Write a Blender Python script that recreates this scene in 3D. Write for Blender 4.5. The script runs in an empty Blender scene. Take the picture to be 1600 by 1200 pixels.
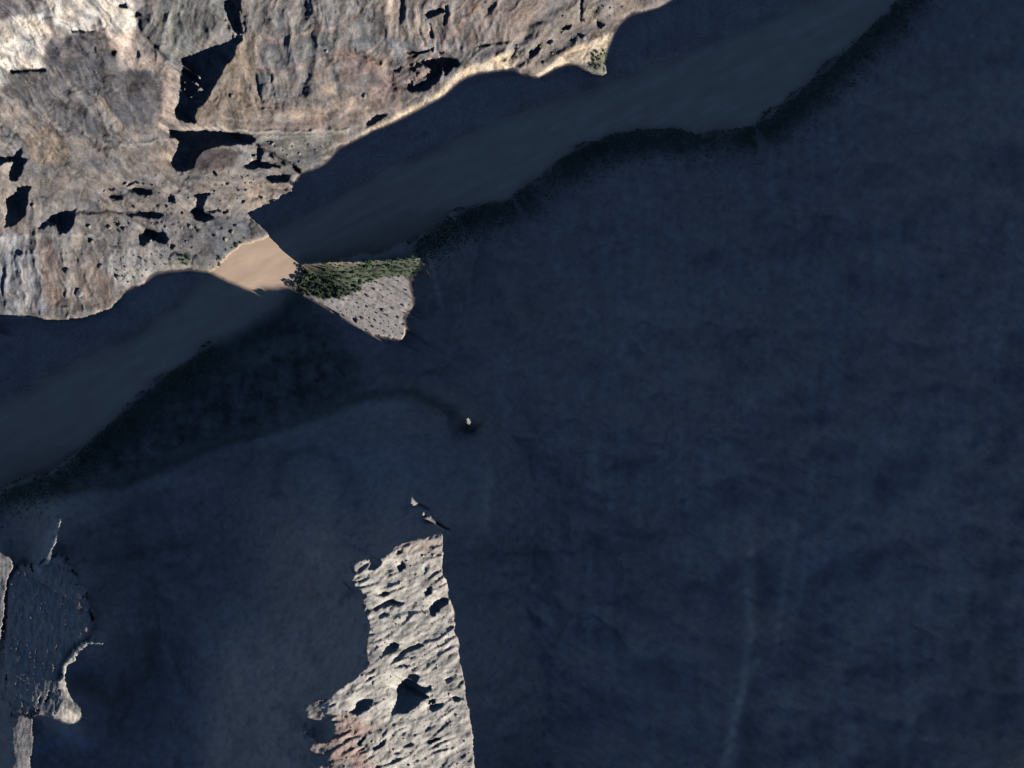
import bpy, math, random
import numpy as np
from mathutils import Vector

# ------------------------------------------------------------------ camera, sky, sun, exposure
K = 0.65                       # metres per map unit; the map is 1600 x 1200 units, x to the right, y downwards
SUN_EL = math.radians(23.0)
DX_, DY_ = -0.85, -0.5268      # direction the shadows fall on the map (map y points down)
T = math.tan(SUN_EL)
scene = bpy.context.scene
scene.unit_settings.system = 'METRIC'
CAM_H = 60000.0
cd = bpy.data.cameras.new('camera')
cam = bpy.data.objects.new('camera', cd)
scene.collection.objects.link(cam)
cam.location = (0, 0, CAM_H)
cam.rotation_euler = (0, 0, 0)
cd.sensor_width = 36.0
cd.sensor_fit = 'HORIZONTAL'
cd.lens = 36.0 * (CAM_H - 60.0) / (1600 * K)
cd.clip_start = 100.0
cd.clip_end = 100000.0
scene.camera = cam

world = bpy.data.worlds.new('World')
scene.world = world
world.use_nodes = True
wn = world.node_tree.nodes
bg = wn['Background']
sky = wn.new('ShaderNodeTexSky')
sky.sky_type = 'NISHITA'
sky.sun_disc = False
sky.sun_elevation = SUN_EL
sky.sun_rotation = math.atan2(-DX_, DY_)
sky.altitude = 3000.0
sky.air_density = 0.9
sky.dust_density = 0.0
sky.ozone_density = 5.0
world.node_tree.links.new(sky.outputs[0], bg.inputs[0])
bg.inputs[1].default_value = 0.05

sl = bpy.data.lights.new('sun', 'SUN')
sun = bpy.data.objects.new('sun', sl)
scene.collection.objects.link(sun)
sl.energy = 5.0
sl.angle = math.radians(0.25)
sl.color = (1.0, 0.93, 0.84)
sd = Vector((DX_ * math.cos(SUN_EL), -DY_ * math.cos(SUN_EL), -math.sin(SUN_EL)))
sun.rotation_euler = sd.to_track_quat('-Z', 'Y').to_euler()
sun.location = (600, -400, 900)

vs = scene.view_settings
vs.view_transform = 'Standard'
vs.look = 'None'
vs.gamma = 1.0
vs.exposure = 0.8
vs.use_curve_mapping = False
scene.cycles.use_denoising = True
scene.cycles.filter_width = 1.3
scene.cycles.max_bounces = 4
scene.cycles.diffuse_bounces = 0

# ------------------------------------------------------------------ numpy helpers
def _hash(ix, iy, seed):
    h = (ix.astype(np.int64) * 374761393 + iy.astype(np.int64) * 668265263 + seed * 974711) & 0xffffffff
    h = ((h ^ (h >> 13)) * 1274126177) & 0xffffffff
    return (h ^ (h >> 16)) & 0xffff

def perlin(x, y, seed=0):
    x = np.asarray(x, np.float32); y = np.asarray(y, np.float32)
    x0 = np.floor(x); y0 = np.floor(y)
    fx = x - x0; fy = y - y0
    ix = x0.astype(np.int32); iy = y0.astype(np.int32)
    def g(i, j, dx, dy):
        a = _hash(i, j, seed).astype(np.float32) * np.float32(2 * math.pi / 65536)
        return np.cos(a) * dx + np.sin(a) * dy
    u = fx * fx * fx * (fx * (fx * 6 - 15) + 10); v = fy * fy * fy * (fy * (fy * 6 - 15) + 10)
    a = g(ix, iy, fx, fy); b = g(ix + 1, iy, fx - 1, fy)
    c = g(ix, iy + 1, fx, fy - 1); d = g(ix + 1, iy + 1, fx - 1, fy - 1)
    return ((a + u * (b - a)) * (1 - v) + (c + u * (d - c)) * v) * np.float32(1.5)

def fbm(x, y, sc, octv=3, seed=0, gain=0.5):
    o = 0; amp = 1.0; f = 1.0 / sc
    for i in range(octv):
        o = o + amp * perlin(x * f + 17.3 * i, y * f - 9.1 * i, seed + i * 7)
        amp *= gain; f *= 2.03
    return o

def in_poly(px, py, poly):
    poly = np.asarray(poly, np.float32)
    out = np.zeros(px.shape, bool)
    m = (px >= poly[:, 0].min()) & (px <= poly[:, 0].max()) & (py >= poly[:, 1].min()) & (py <= poly[:, 1].max())
    x = px[m]; y = py[m]
    r = np.zeros(x.shape, bool)
    n = len(poly)
    for i in range(n):
        x1, y1 = poly[i]; x2, y2 = poly[(i + 1) % n]
        if y1 == y2: continue
        k = ((y1 > y) != (y2 > y))
        r ^= k & (x < (x2 - x1) * (y - y1) / (y2 - y1) + x1)
    out[m] = r
    return out

def sm(a, b, x):
    t = np.clip((x - a) / (b - a), 0, 1)
    return t * t * (3 - 2 * t)

def boxblur(a, r, it=2):
    for _ in range(it):
        for ax in (0, 1):
            p = np.pad(a, [(r + 1, r) if i == ax else (0, 0) for i in (0, 1)], mode='edge')
            c = np.cumsum(p, axis=ax, dtype=np.float64)
            n = a.shape[ax]
            hi = np.take(c, np.arange(2 * r + 1, 2 * r + 1 + n), axis=ax)
            lo = np.take(c, np.arange(0, n), axis=ax)
            a = ((hi - lo) / (2 * r + 1)).astype(np.float32)
    return a

def lin(c):
    return tuple(((v / 255) / 12.92 if v < 10 else (((v / 255) + 0.055) / 1.055) ** 2.4) for v in c)

# ------------------------------------------------------------------ outlines on the map
WALL_EDGE = [(-330,1500),(-300,1200),(-220,760),(-120,560),(-60,510),
 (0,492),(30,491),(55,494),(75,500),(100,500),(130,497),(150,490),(170,484),(180,475),(190,462),(200,450),(206,445),(215,446),
 (225,442),(233,430),(245,424),(262,421),(280,420),(295,418),(320,422),(338,428),(350,436),(370,444),(385,451),(398,453),
 (415,450),(450,448),(460,441),(466,433),(469,424),(470,416),(468,411),(455,402.5),(445,394),(430,379),(415,362),(402,350),(390,338),
 (385,332),(400,325),(420,318),(440,305),(455,300),(458,285),(470,268),(490,262),(505,255),(520,240),(530,227),(545,222),
 (560,213),(600,196),(640,176),(660,165),(690,150),(710,130),(730,117),(760,110),(790,107),(800,105),(812,112),(822,113),
 (838,119),(843,120),(860,108),(880,100),(895,97),(905,102),(915,108),(925,114),(940,117),(948,112),(945,95),(948,75),
 (955,60),(960,45),(970,33),(985,20),(1010,15),(1030,10),(1045,0),(1250,-130),(1700,-330)]
WALL = WALL_EDGE + [(1700,-2500),(-2500,-2500),(-2500,1500)]
TERRACE = [(450,448),(460,452),(475,462),(500,472),(520,485),(540,500),(560,512),(580,521),(600,525),(615,528),(628,530),(633,520),(632,508),
 (628,496),(634,488),(645,480),(642,462),(637,432),(645,428),(650,420),(656,403),(640,401),(630,404),(560,407),(500,409),(484,410.5),(468,411),
 (470,416),(469,424),(466,433),(460,441)]
THICKET = [(452,449),(462,441),(467,433),(470,424),(471,412),(492,411),(560,409),(630,405),(655,404),(652,428),(638,432),(600,434),(575,441),(560,455),(535,462),(510,467),(480,461)]
STRIP = [(690,831),(692,840),(693,860),(692,900),(698,905),(700,918),(703,935),(708,945),(710,960),(712,985),(716,1000),(719,1020),
 (721,1040),(725,1060),(728,1085),(733,1105),(736,1130),(740,1150),(741,1200),(748,1330),(470,1330),(478,1200),(495,1196),(512,1190),(516,1180),(500,1174),(488,1173),
 (482,1166),(480,1158),(472,1150),(470,1142),(480,1140),(486,1150),(497,1158),(512,1160),(520,1150),(524,1135),(518,1122),(500,1124),(480,1121),(475,1101),(490,1092),(510,1090),(525,1078),
 (535,1073),(550,1062),(560,1052),(570,1045),(578,1035),(574,1030),(572,1018),(575,990),(577,975),(573,960),(568,950),(570,945),
 (566,938),(575,930),(568,925),(556,915),(550,905),(556,892),(548,884),(545,878),(560,872),(578,874),(580,882),(576,892),(586,890),
 (600,878),(595,875),(590,870),(608,865),(615,855),(622,850),(640,843),(660,840),(672,837),(682,832)]
SPIRES = [[(642,775),(646,778),(650,784),(654,787),(645,791),(641,785)], [(657,799),(662,799),(665,804),(660,807)],
 [(666,804),(672,806),(680,813),(682,819),(674,815),(666,810)], [(727,653),(732,651),(737,660),(733,664),(728,660)]]
SPUR_A = [(-60,850),(0,862),(14,868),(20,880),(18,895),(11,910),(8,940),(5,970),(1,1000),(-60,1000)]
SPUR_M = [(8,905),(30,880),(60,885),(80,862),(100,868),(110,880),(140,930),(148,980),(146,1000),(118,1012),(105,1030),(95,1060),(60,1110),(45,1125),(12,1120),(4,1000)]
SPUR_B = [[(95,1058),(100,1060),(105,1075),(112,1090),(120,1100),(128,1106),(129,1116),(122,1126),(112,1131),(98,1127),(85,1122),(80,1116),(92,1110),(96,1095),(94,1080)],
 [(130,1003),(134,1008),(124,1020),(117,1032),(106,1043),(101,1060),(96,1060),(98,1041),(108,1028),(120,1012)],
 [(133,1002.5),(164,1002.5),(164,1006.5),(133,1007)],
 [(94,806),(96,812),(91,838),(87,850),(82,865),(78,882),(69,886),(73,870),(79,850),(85,835),(90,815)]]
SPUR_C = [(20,1140),(30,1116),(50,1122),(53,1150),(49,1180),(46,1240),(16,1240),(22,1180),(17,1160)]
SPUR_D = [(55,1062),(94,1062),(96,1090),(90,1110),(80,1118),(60,1115),(48,1100)]
POCKETS = [
 [(283,92),(300,85),(320,75),(345,68),(362,62),(375,55),(378,60),(370,72),(365,88),(352,100),(345,115),(335,130),(328,148),(318,160),(308,168),(303,180),(308,192),(298,192),(278,188),(271,178),(272,170),(279,155),(281,125),(284,100)],
 [(350,0),(376,-5),(373,18),(377,40),(382,52),(372,54),(362,45),(358,30),(350,18)],
 [(262,203),(280,203),(330,204),(370,206),(393,212),(399,219),(392,225),(360,226),(335,228),(315,236),(305,250),(298,264),(285,270),(275,265),(266,255),(275,235),(280,220),(264,214)],
 [(-10,245),(22,243),(28,232),(35,230),(34,245),(46,247),(36,255),(33,270),(25,282),(14,280),(12,272),(20,258),(20,251),(-10,258)],
 [(26,292),(48,290),(44,302),(41,320),(38,335),(28,345),(22,353),(6,355),(10,330),(9,308),(26,300)],
 [(57,358),(70,345),(85,333),(100,330),(120,325),(118,332),(116,345),(110,358),(100,365),(90,361),(87,352),(72,352),(65,359)],
 [(215,331),(250,331),(256,336),(250,341),(220,339),(200,337)],
 [(216,366),(225,360),(230,356),(245,362),(258,362),(262,373),(258,383),(246,378),(233,375),(222,385),(216,381)],
 [(298,302),(320,300),(322,310),(315,322),(318,330),(335,340),(320,347),(305,345),(300,335),(296,330),(305,322),(308,312)],
 [(262,308),(272,308),(274,315),(264,316)], [(195,298),(212,292),(236,296),(238,302),(215,304)], [(170,305),(190,304),(192,311),(172,311)],
 [(400,226),(408,229),(412,236),(408,250),(401,252)], [(418,236),(427,240),(428,248),(420,245)], [(437,248),(446,252),(445,260),(438,256)], [(456,256),(468,262),(470,270),(460,267)],
 [(412,275),(430,272),(452,273),(450,283),(432,286),(415,282)], [(378,262),(390,252),(402,250),(420,253),(432,258),(420,262),(402,262),(390,264)],
 [(568,198),(572,190),(580,183),(590,178),(603,175),(604,180),(595,186),(585,192),(574,199)],
 [(690,88),(712,90),(718,97),(724,102),(706,106),(692,107),(684,122),(670,135),(655,144),(640,143),(633,138),(648,134),(665,122),(674,108),(660,102),(644,108),(650,98),(672,92)],
 [(632,80),(655,79),(672,76),(678,72),(676,80),(655,84),(635,84)], [(662,22),(672,14),(690,12),(695,18),(680,24),(668,29)],
 [(670,36),(674,36),(677,60),(672,60)], [(696,8),(701,8),(699,34),(692,43),(693,30)],
 [(825,91),(828,78),(835,72),(846,69),(841,80),(833,89)], [(878,45),(882,38),(893,37),(891,43),(880,47)],
 [(931,29),(936,33),(945,38),(937,44),(933,39)], [(905,32),(906,12),(908,-5),(912,-5),(910,20),(909,32)],
 [(210,92),(216,78),(218,86),(213,95)], [(172,80),(180,79),(180,87),(174,88)], [(208,24),(216,14),(220,24),(212,28)], [(183,8),(198,3),(200,12),(186,13)],
 [(110,47),(150,48),(153,51),(112,51)], [(15,109),(70,107),(72,112),(16,114)]]
SPOCK = [
 [(620,1078),(630,1062),(640,1053),(650,1049),(657,1056),(648,1065),(665,1072),(676,1069),(674,1077),(660,1082),(670,1087),(656,1094),(646,1105),(636,1113),(622,1112),(611,1119),(614,1105),(621,1095)],
 [(545,1113),(555,1105),(560,1095),(572,1089),(583,1092),(581,1100),(570,1108),(558,1116)],
 [(680,938),(690,933),(702,936),(698,943),(688,949),(678,961),(671,959),(671,948)], [(590,930),(600,924),(611,924),(602,933)],
 [(578,955),(588,947),(600,939),(615,935),(633,941),(622,946),(605,945),(590,953)], [(600,1015),(612,1005),(622,1004),(625,1008),(612,1019),(600,1021)],
 [(617,1030),(625,1018),(640,1010),(655,1003),(664,1007),(645,1015),(632,1021),(622,1031)], [(700,1090),(715,1087),(727,1092),(712,1095)],
 [(670,1106),(680,1099),(696,1097),(690,1104),(678,1109)], [(559,1162),(565,1150),(573,1144),(571,1152),(563,1164)], [(620,886),(630,877),(635,883),(625,893)],
 [(662,925),(672,919),(674,925),(664,931)], [(590,962),(602,955),(606,960),(594,967)], [(695,1062),(708,1052),(706,1062),(698,1068)],
 [(628,1165),(642,1158),(648,1162),(632,1168)], [(582,1168),(598,1156),(606,1150),(600,1162),(586,1174)], [(664,1158),(680,1152),(690,1154),(672,1160)]]
RIV_N = [(1450,-250),(1350,-100),(1290,-10),(1180,40),(1050,90),(960,125),(870,155),(760,195),(640,255),(540,300),(470,340),(425,364),(405,374),(385,378),(365,391),(345,411),(330,424),(290,470),(200,530),(100,580),(0,630),(-150,700),(-700,900)]
RIV_S = [(1640,-250),(1500,-100),(1400,0),(1330,70),(1250,140),(1180,195),(1100,200),(1000,195),(930,215),(870,250),(800,305),(700,335),(640,384),(560,402),(490,408),(468,411),(470,416),(469,424),(466,433),(460,441),(450,448),(430,480),(330,535),(250,590),(170,660),(100,725),(0,765),(-150,830),(-700,1050)]
RIVER = RIV_N + RIV_S[::-1]

# ------------------------------------------------------------------ the relief, on a grid whose columns follow the sun
DG = 1.75
S0, S1, N0, N1 = -2240.0, 170.0, -960.0, 1130.0
sv = np.arange(S0, S1, DG, dtype=np.float32)          # along the fall of the shadows
nv = np.arange(N0, N1, DG, dtype=np.float32)          # across it
SS, NN = np.meshgrid(sv, nv)                          # [n, s]
UU = DX_ * SS + DY_ * NN
VV = DY_ * SS - DX_ * NN
def lf(mask, x, y, *a):
    o = np.zeros(mask.shape, np.float32)
    if mask.any(): o[mask] = fbm(x[mask], y[mask], *a)
    return o
QC = 6
UC = UU[::QC, ::QC]; VC = VV[::QC, ::QC]
def upc(a):
    n_, m_ = SS.shape
    fi = np.clip(np.arange(n_) / QC, 0, a.shape[0] - 1.001); fj = np.clip(np.arange(m_) / QC, 0, a.shape[1] - 1.001)
    i = fi.astype(int); j = fj.astype(int); x = (fi - i).astype(np.float32)[:, None]; y = (fj - j).astype(np.float32)[None, :]
    r0 = a[i] * (1 - x) + a[i + 1] * x
    return r0[:, j] * (1 - y) + r0[:, j + 1] * y
def broad(sc, octv, seed):
    return upc(fbm(UC, VC, sc, octv, seed).astype(np.float32))
def to_ns(u, v):
    return (DY_ * u - DX_ * v), (DX_ * u + DY_ * v)   # n, s

wu = UU + 2.2 * fbm(UU, VV, 14, 3, 11); wv = VV + 2.2 * fbm(UU, VV, 14, 3, 31)
su = UU + 0.8 * fbm(UU, VV, 12, 2, 41); sv2 = VV + 0.8 * fbm(UU, VV, 12, 2, 51)
wall = in_poly(su * 0.5 + wu * 0.5, sv2 * 0.5 + wv * 0.5, WALL)
rw = 3 + 7 * sm(70, 150, np.hypot(UU - 420, VV - 415))
river = in_poly(su + rw * broad(60, 2, 43), sv2 + rw * fbm(UU, VV, 45, 3, 47), RIVER) & ~in_poly(UU, VV, TERRACE)
terrace = in_poly(su, sv2, TERRACE)
strip = in_poly(wu, wv, STRIP)
spire = np.zeros_like(wall)
for p in SPIRES: spire |= in_poly(UU, VV, p)
spur_a = in_poly(wu, wv, SPUR_A)
mott = fbm(UU * 1.3, VV * 0.7, 13, 3, 61)
edge_m = boxblur(in_poly(UU, VV, SPUR_M).astype(np.float32), 5)
spk = fbm(UU * 1.5, VV * .75, 8, 3, 63, .6)
spur_zone = (edge_m + 0.3 * spk) > 0.55
spur_m = spur_zone & ((spk + 0.22 * sm(1010, 1110, VV) + .25 * fbm(UU, VV, 40, 2, 67)) > 0.92)
spur_b = np.zeros_like(wall)
for p in SPUR_B: spur_b |= in_poly(wu + 1.2 * fbm(UU, VV, 7, 2, 33), wv + 1.2 * fbm(UU, VV, 7, 2, 35), p)
spur_c = in_poly(wu, wv, SPUR_C); spur_d = in_poly(wu, wv, SPUR_D) & (mott > -0.25)
spur = spur_a | spur_m | spur_b | spur_c | spur_d
lit_big = wall | terrace | strip | spire | spur
pocket = np.zeros_like(wall)
for p in POCKETS: pocket |= in_poly(wu, wv, p)
spock = np.zeros_like(wall)
for p in SPOCK: spock |= in_poly(wu, wv, p)
# ragged hollows between the limestone ribs of the ridge
ra = rb = None
a_ = math.radians(-28)
ra = UU * math.cos(a_) + VV * math.sin(a_); rb = -UU * math.sin(a_) + VV * math.cos(a_)
hol = lf(strip, ra / 3.2, rb, 10, 4, 71, .6) + 0.5 * broad(70, 2, 73)
spock |= strip & (hol > 0.98)
# broken ground between the ledges of the far wall
brk = lf(wall, UU * 0.8, VV * 1.25, 11, 3, 81)
bz = in_poly(wu, wv, [(150,285),(262,270),(400,262),(395,320),(350,372),(300,372),(270,392),(210,388),(150,372)]) | in_poly(wu, wv, [(380,222),(470,262),(455,296),(400,320),(380,300)])
pocket |= bz & (brk > 0.64)
oz = in_poly(wu, wv, [(612,92),(640,82),(700,80),(725,100),(700,115),(660,145),(630,140),(615,128)])
pocket |= oz & (lf(oz, ra / 2.0, rb, 8, 3, 91) > 0.34)
vz = in_poly(wu, wv, [(348,-10),(385,-10),(388,60),(350,70),(352,20)])
pocket |= vz & (lf(vz, UU * 1.4, VV * .6, 9, 3, 95) > 0.38)
pz = in_poly(UU, VV, POCKETS[0])
pocket &= ~(pz & (lf(pz, UU, VV, 9, 2, 97) > 0.42) & (np.hypot((UU - 303) / 16, (VV - 138) / 22) < 1))
pocket &= ~river
lit = lit_big & ~(wall & pocket) & ~(strip & spock)

# slope towards the sun, per unit of map (rise along the shadow direction + tan of the sun's elevation)
cw = 0.66 + 0.16 * broad(120, 2, 101) + 0.16 * fbm(UU, VV, 45, 2, 103)
c = np.full_like(SS, 0.66)
c = np.where(wall, cw, c)
c = np.where(strip, 0.60 - 0.34 * sm(552, 515, UU), c)
c = np.where(terrace, T + .05, c)
c = np.where(spur_m, 0.10, c)
c = np.where(spur_d, 0.22, c)
c = np.where(spur_c, 0.16 + 0.4 * sm(1165, 1205, VV), c)
c = np.where(spur_a, 0.24, c)
c = np.where(spur_b, np.where(VV < 900, .16, .30 + .24 * sm(1040, 1100, VV)), c)
c = np.where(river & wall, T, c).astype(np.float32)

nS = len(sv)
ent = np.argmax(wall, axis=1)
s_a = sv[ent]
hw_n = [-1200, -550, -413, -342, -296, -86, 6, 60, 102, 190, 231, 277, 337, 418, 700, 1300]
hw_h = [14, 10, 5, 4, 6, 8, 5, 0, 0, 0, 6, 12, 26, 40, 70, 110]
h_w = np.interp(nv, hw_n, hw_h).astype(np.float32)
E_w = h_w + T * s_a
pre = np.arange(nS)[None, :] < ent[:, None]
thk = terrace & in_poly(UU, VV, THICKET)              # bluff added under the thicket so its shadow falls on the water
s_x = np.where(terrace.any(axis=1), sv[nS - 1 - np.argmax(terrace[:, ::-1], axis=1)], s_a)
need = np.clip(T * (s_a - s_x) - 6, 0, None)
need = np.convolve(np.pad(need, 4, mode='edge'), np.ones(9) / 9, 'valid')
L_t = np.convolve(np.pad(thk.sum(axis=1) * DG, 4, mode='edge'), np.ones(9) / 9, 'valid')
c_t = T + np.clip(need / np.maximum(L_t, 25), 0, 1.1)
c = np.where(thk, c_t[:, None], c).astype(np.float32)
E0 = E_w - (np.where(lit_big & pre, c, 0)).sum(axis=1) * DG
s_c = np.interp(nv, [300, 343, 440, 560, 700, 800, 1200], [-1024, -1024, -940, -1030, -1000, -1030, -1030]).astype(np.float32)   # middle of the ridge top
cs_ = np.cumsum(np.where(lit_big & pre, c, 0) * DG, axis=1)
mid = np.clip(((s_c - S0) / DG).astype(int), 0, nS - 1)
E_mid = np.interp(nv, [300, 343, 420, 600, 800, 1200], np.interp([300, 343, 420, 600, 800, 1200], nv, blurred_Ew := np.convolve(np.pad(E_w, 20, mode='edge'), np.ones(41) / 41, 'valid'))).astype(np.float32)
first = np.argmax(strip, axis=1); has = strip.any(axis=1)
E_in = E_mid - 0.60 * 45 * sm(343, 430, nv) + 0.60 * (sv[first] - s_c)
wt = sm(335, 352, nv)
E0 = np.where(has, E0 * (1 - wt) + (E_in - cs_[np.arange(len(nv)), np.maximum(first - 1, 0)]) * wt, E0)
hz = np.where(has)[0]
last_has = hz.max()
E0[last_has + 1:] = E0[last_has - 30:last_has + 1].mean() + (np.arange(len(nv) - last_has - 1) * DG) * 0.02
E0 = E0.astype(np.float32)
S_CAST_RIM = -2120.0  # unseen rim; its crest is shaped to cast the drawn shadow outlines
i_cast_rim = int(round((S_CAST_RIM - S0) / DG))
Eref = np.zeros_like(SS); E = np.zeros_like(SS)
inc = np.where(lit_big, c, 0) * DG
inc[:, :i_cast_rim + 1] = 0
Eref = (E0[:, None] + np.cumsum(inc, axis=1)).astype(np.float32)
def blur_n(a, r, it=2):
    for _ in range(it):
        cs = np.cumsum(np.pad(a, ((r + 1, r), (0, 0)), mode='edge'), axis=0, dtype=np.float64)
        a = ((cs[2 * r + 1:] - cs[:-2 * r - 1]) / (2 * r + 1)).astype(np.float32)
    return a
Es = np.where(wall, blur_n(Eref, 26), np.where(strip, blur_n(Eref, 8), Eref))
Es = np.where(spur, blur_n(Eref, 22), Es)
b = E0.copy()
for j in range(nS):
    if j > i_cast_rim:
        flat = (river[:, j] & wall[:, j])
        cj = c[:, j]
        boost = np.where(flat, 0, np.where(spur[:, j], np.clip((Es[:, j] - b) / 8.0, -0.6 * cj, 0.10), np.clip((Es[:, j] - b) / 8.0, -0.6 * cj, 1.5)))
        b = b + np.where(lit[:, j], cj + boost, 0) * DG
    E[:, j] = b
bound = E - T * SS

# shaded ground: valley floor, side slopes, ledges under the lit tops
q = 4
UQ = UU[::q, ::q]; VQ = VV[::q, ::q]
def spread(seed, slope, it):
    h = seed.copy(); st = slope * DG * q
    for _ in range(it):
        p = np.pad(h, 1, constant_values=-1e6)
        for (dy, dx, w) in ((0,1,1),(2,1,1),(1,0,1),(1,2,1),(0,0,1.414),(0,2,1.414),(2,0,1.414),(2,2,1.414)):
            h = np.maximum(h, p[dy:dy + h.shape[0], dx:dx + h.shape[1]] - st * w)
    return h
def up(a):
    r = np.repeat(np.repeat(a, q, 0), q, 1)[:SS.shape[0], :SS.shape[1]]
    return boxblur(r, q, 2)
dist = -spread(np.where(in_poly(UQ, VQ, RIVER), 0, -1e5).astype(np.float32), 1.0, 330)
dist = up(np.minimum(dist, 2000))
north = in_poly(UU, VV, RIV_N + [(-2500, 900), (-2500, -2500), (1450, -2500)])
dn = dist + 20 * broad(90, 3, 111)
valley = np.where(north, 0.14 * dist, 0.05 * np.minimum(dist, 150) + 0.30 * np.maximum(dn - 150, 0))
rid = 1 - np.abs(upc(fbm(UC + 25 * fbm(UC, VC, 120, 2, 131), VC, 170, 4, 121)))
valley = valley + np.minimum(dist * 0.10, 20) * (rid - 0.75) * np.where(north, .4, 1.0)
# a bench whose edge swings round above the inner bend
bench = boxblur(in_poly(wu, wv, [(-60,790),(60,772),(200,752),(350,690),(410,678),(520,645),(570,618),(640,612),(700,640),(738,668),(770,760),(800,900),(800,1300),(-60,1300)]).astype(np.float32), 5)
valley = valley + 22 * bench
arch = np.hypot(UU - 480, (VV - 775) * .8)
valley = valley + 9 * sm(64, 52, arch)
valley = valley + 16 * np.exp(-((UU - (1172 - 0.0009 * np.maximum(VV - 850, 0) ** 1.75)) / 16) ** 2) * sm(760, 900, VV)
seedm = ((strip | spire | spur) & ~((spire) & (VV < 700)))[::q, ::q]
tops = spread(np.where(seedm, bound[::q, ::q], -1e5).astype(np.float32), 1.15, 75)
pin = spread(np.where((spire & (VV < 700))[::q, ::q], bound[::q, ::q], -1e5).astype(np.float32), 3.2, 30)
cast_blf = spread(np.where(terrace[::q, ::q], bound[::q, ::q], -1e5).astype(np.float32), 1.0, 40)
tops = up(np.maximum(tops, -500)); cast_blf = up(np.maximum(cast_blf, -500)); tops = np.maximum(tops, up(np.maximum(pin, -500)))
tops = np.where(north, -500, tops + 5 * fbm(UU, VV, 30, 3, 141)); cast_blf = np.where(north, -500, cast_blf)
cast_rim = blur_n(bound[:, i_cast_rim][:, None], 30) - 12 - 2.2 * np.abs(SS - S_CAST_RIM)
h_sh = np.maximum(np.maximum(valley, cast_rim), np.maximum(tops, cast_blf))
h_sh = h_sh + fbm(UU, VV, 26, 4, 151) * np.clip(dist / 30, 0, 1) * 2.2
near = boxblur(lit.astype(np.float32), 5, 2)
h_sh = np.minimum(h_sh, bound - 1.0 - 6.0 * sm(.5, .05, near))
h_sh = np.where(SS <= S_CAST_RIM, bound[:, i_cast_rim][:, None] - 0.05 * (S_CAST_RIM - SS), h_sh)
h_sh[:, i_cast_rim] = bound[:, i_cast_rim]
h_sh = np.where(spur_zone, bound - .15 - 2.0 * np.clip(.55 - .8 * lf(spur_zone, UU * 1.7, VV * .6, 12, 4, 69, .65) - .35 * sm(980, 1110, VV), 0, 2) - 9 * sm(.95, .45, edge_m), h_sh)
# hollows: drop behind each edge, back up to the sunlit foot
small = (wall & pocket) | (strip & spock)
soft = boxblur(small.astype(np.float32), 3, 1); deep = boxblur(small.astype(np.float32), 7, 1)
h_sh = np.where(small, bound - 0.6 - np.where(strip, 6.0, 4.0) * soft ** 1.3 - 5 * sm(.45, 1.0, deep), h_sh)

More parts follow.
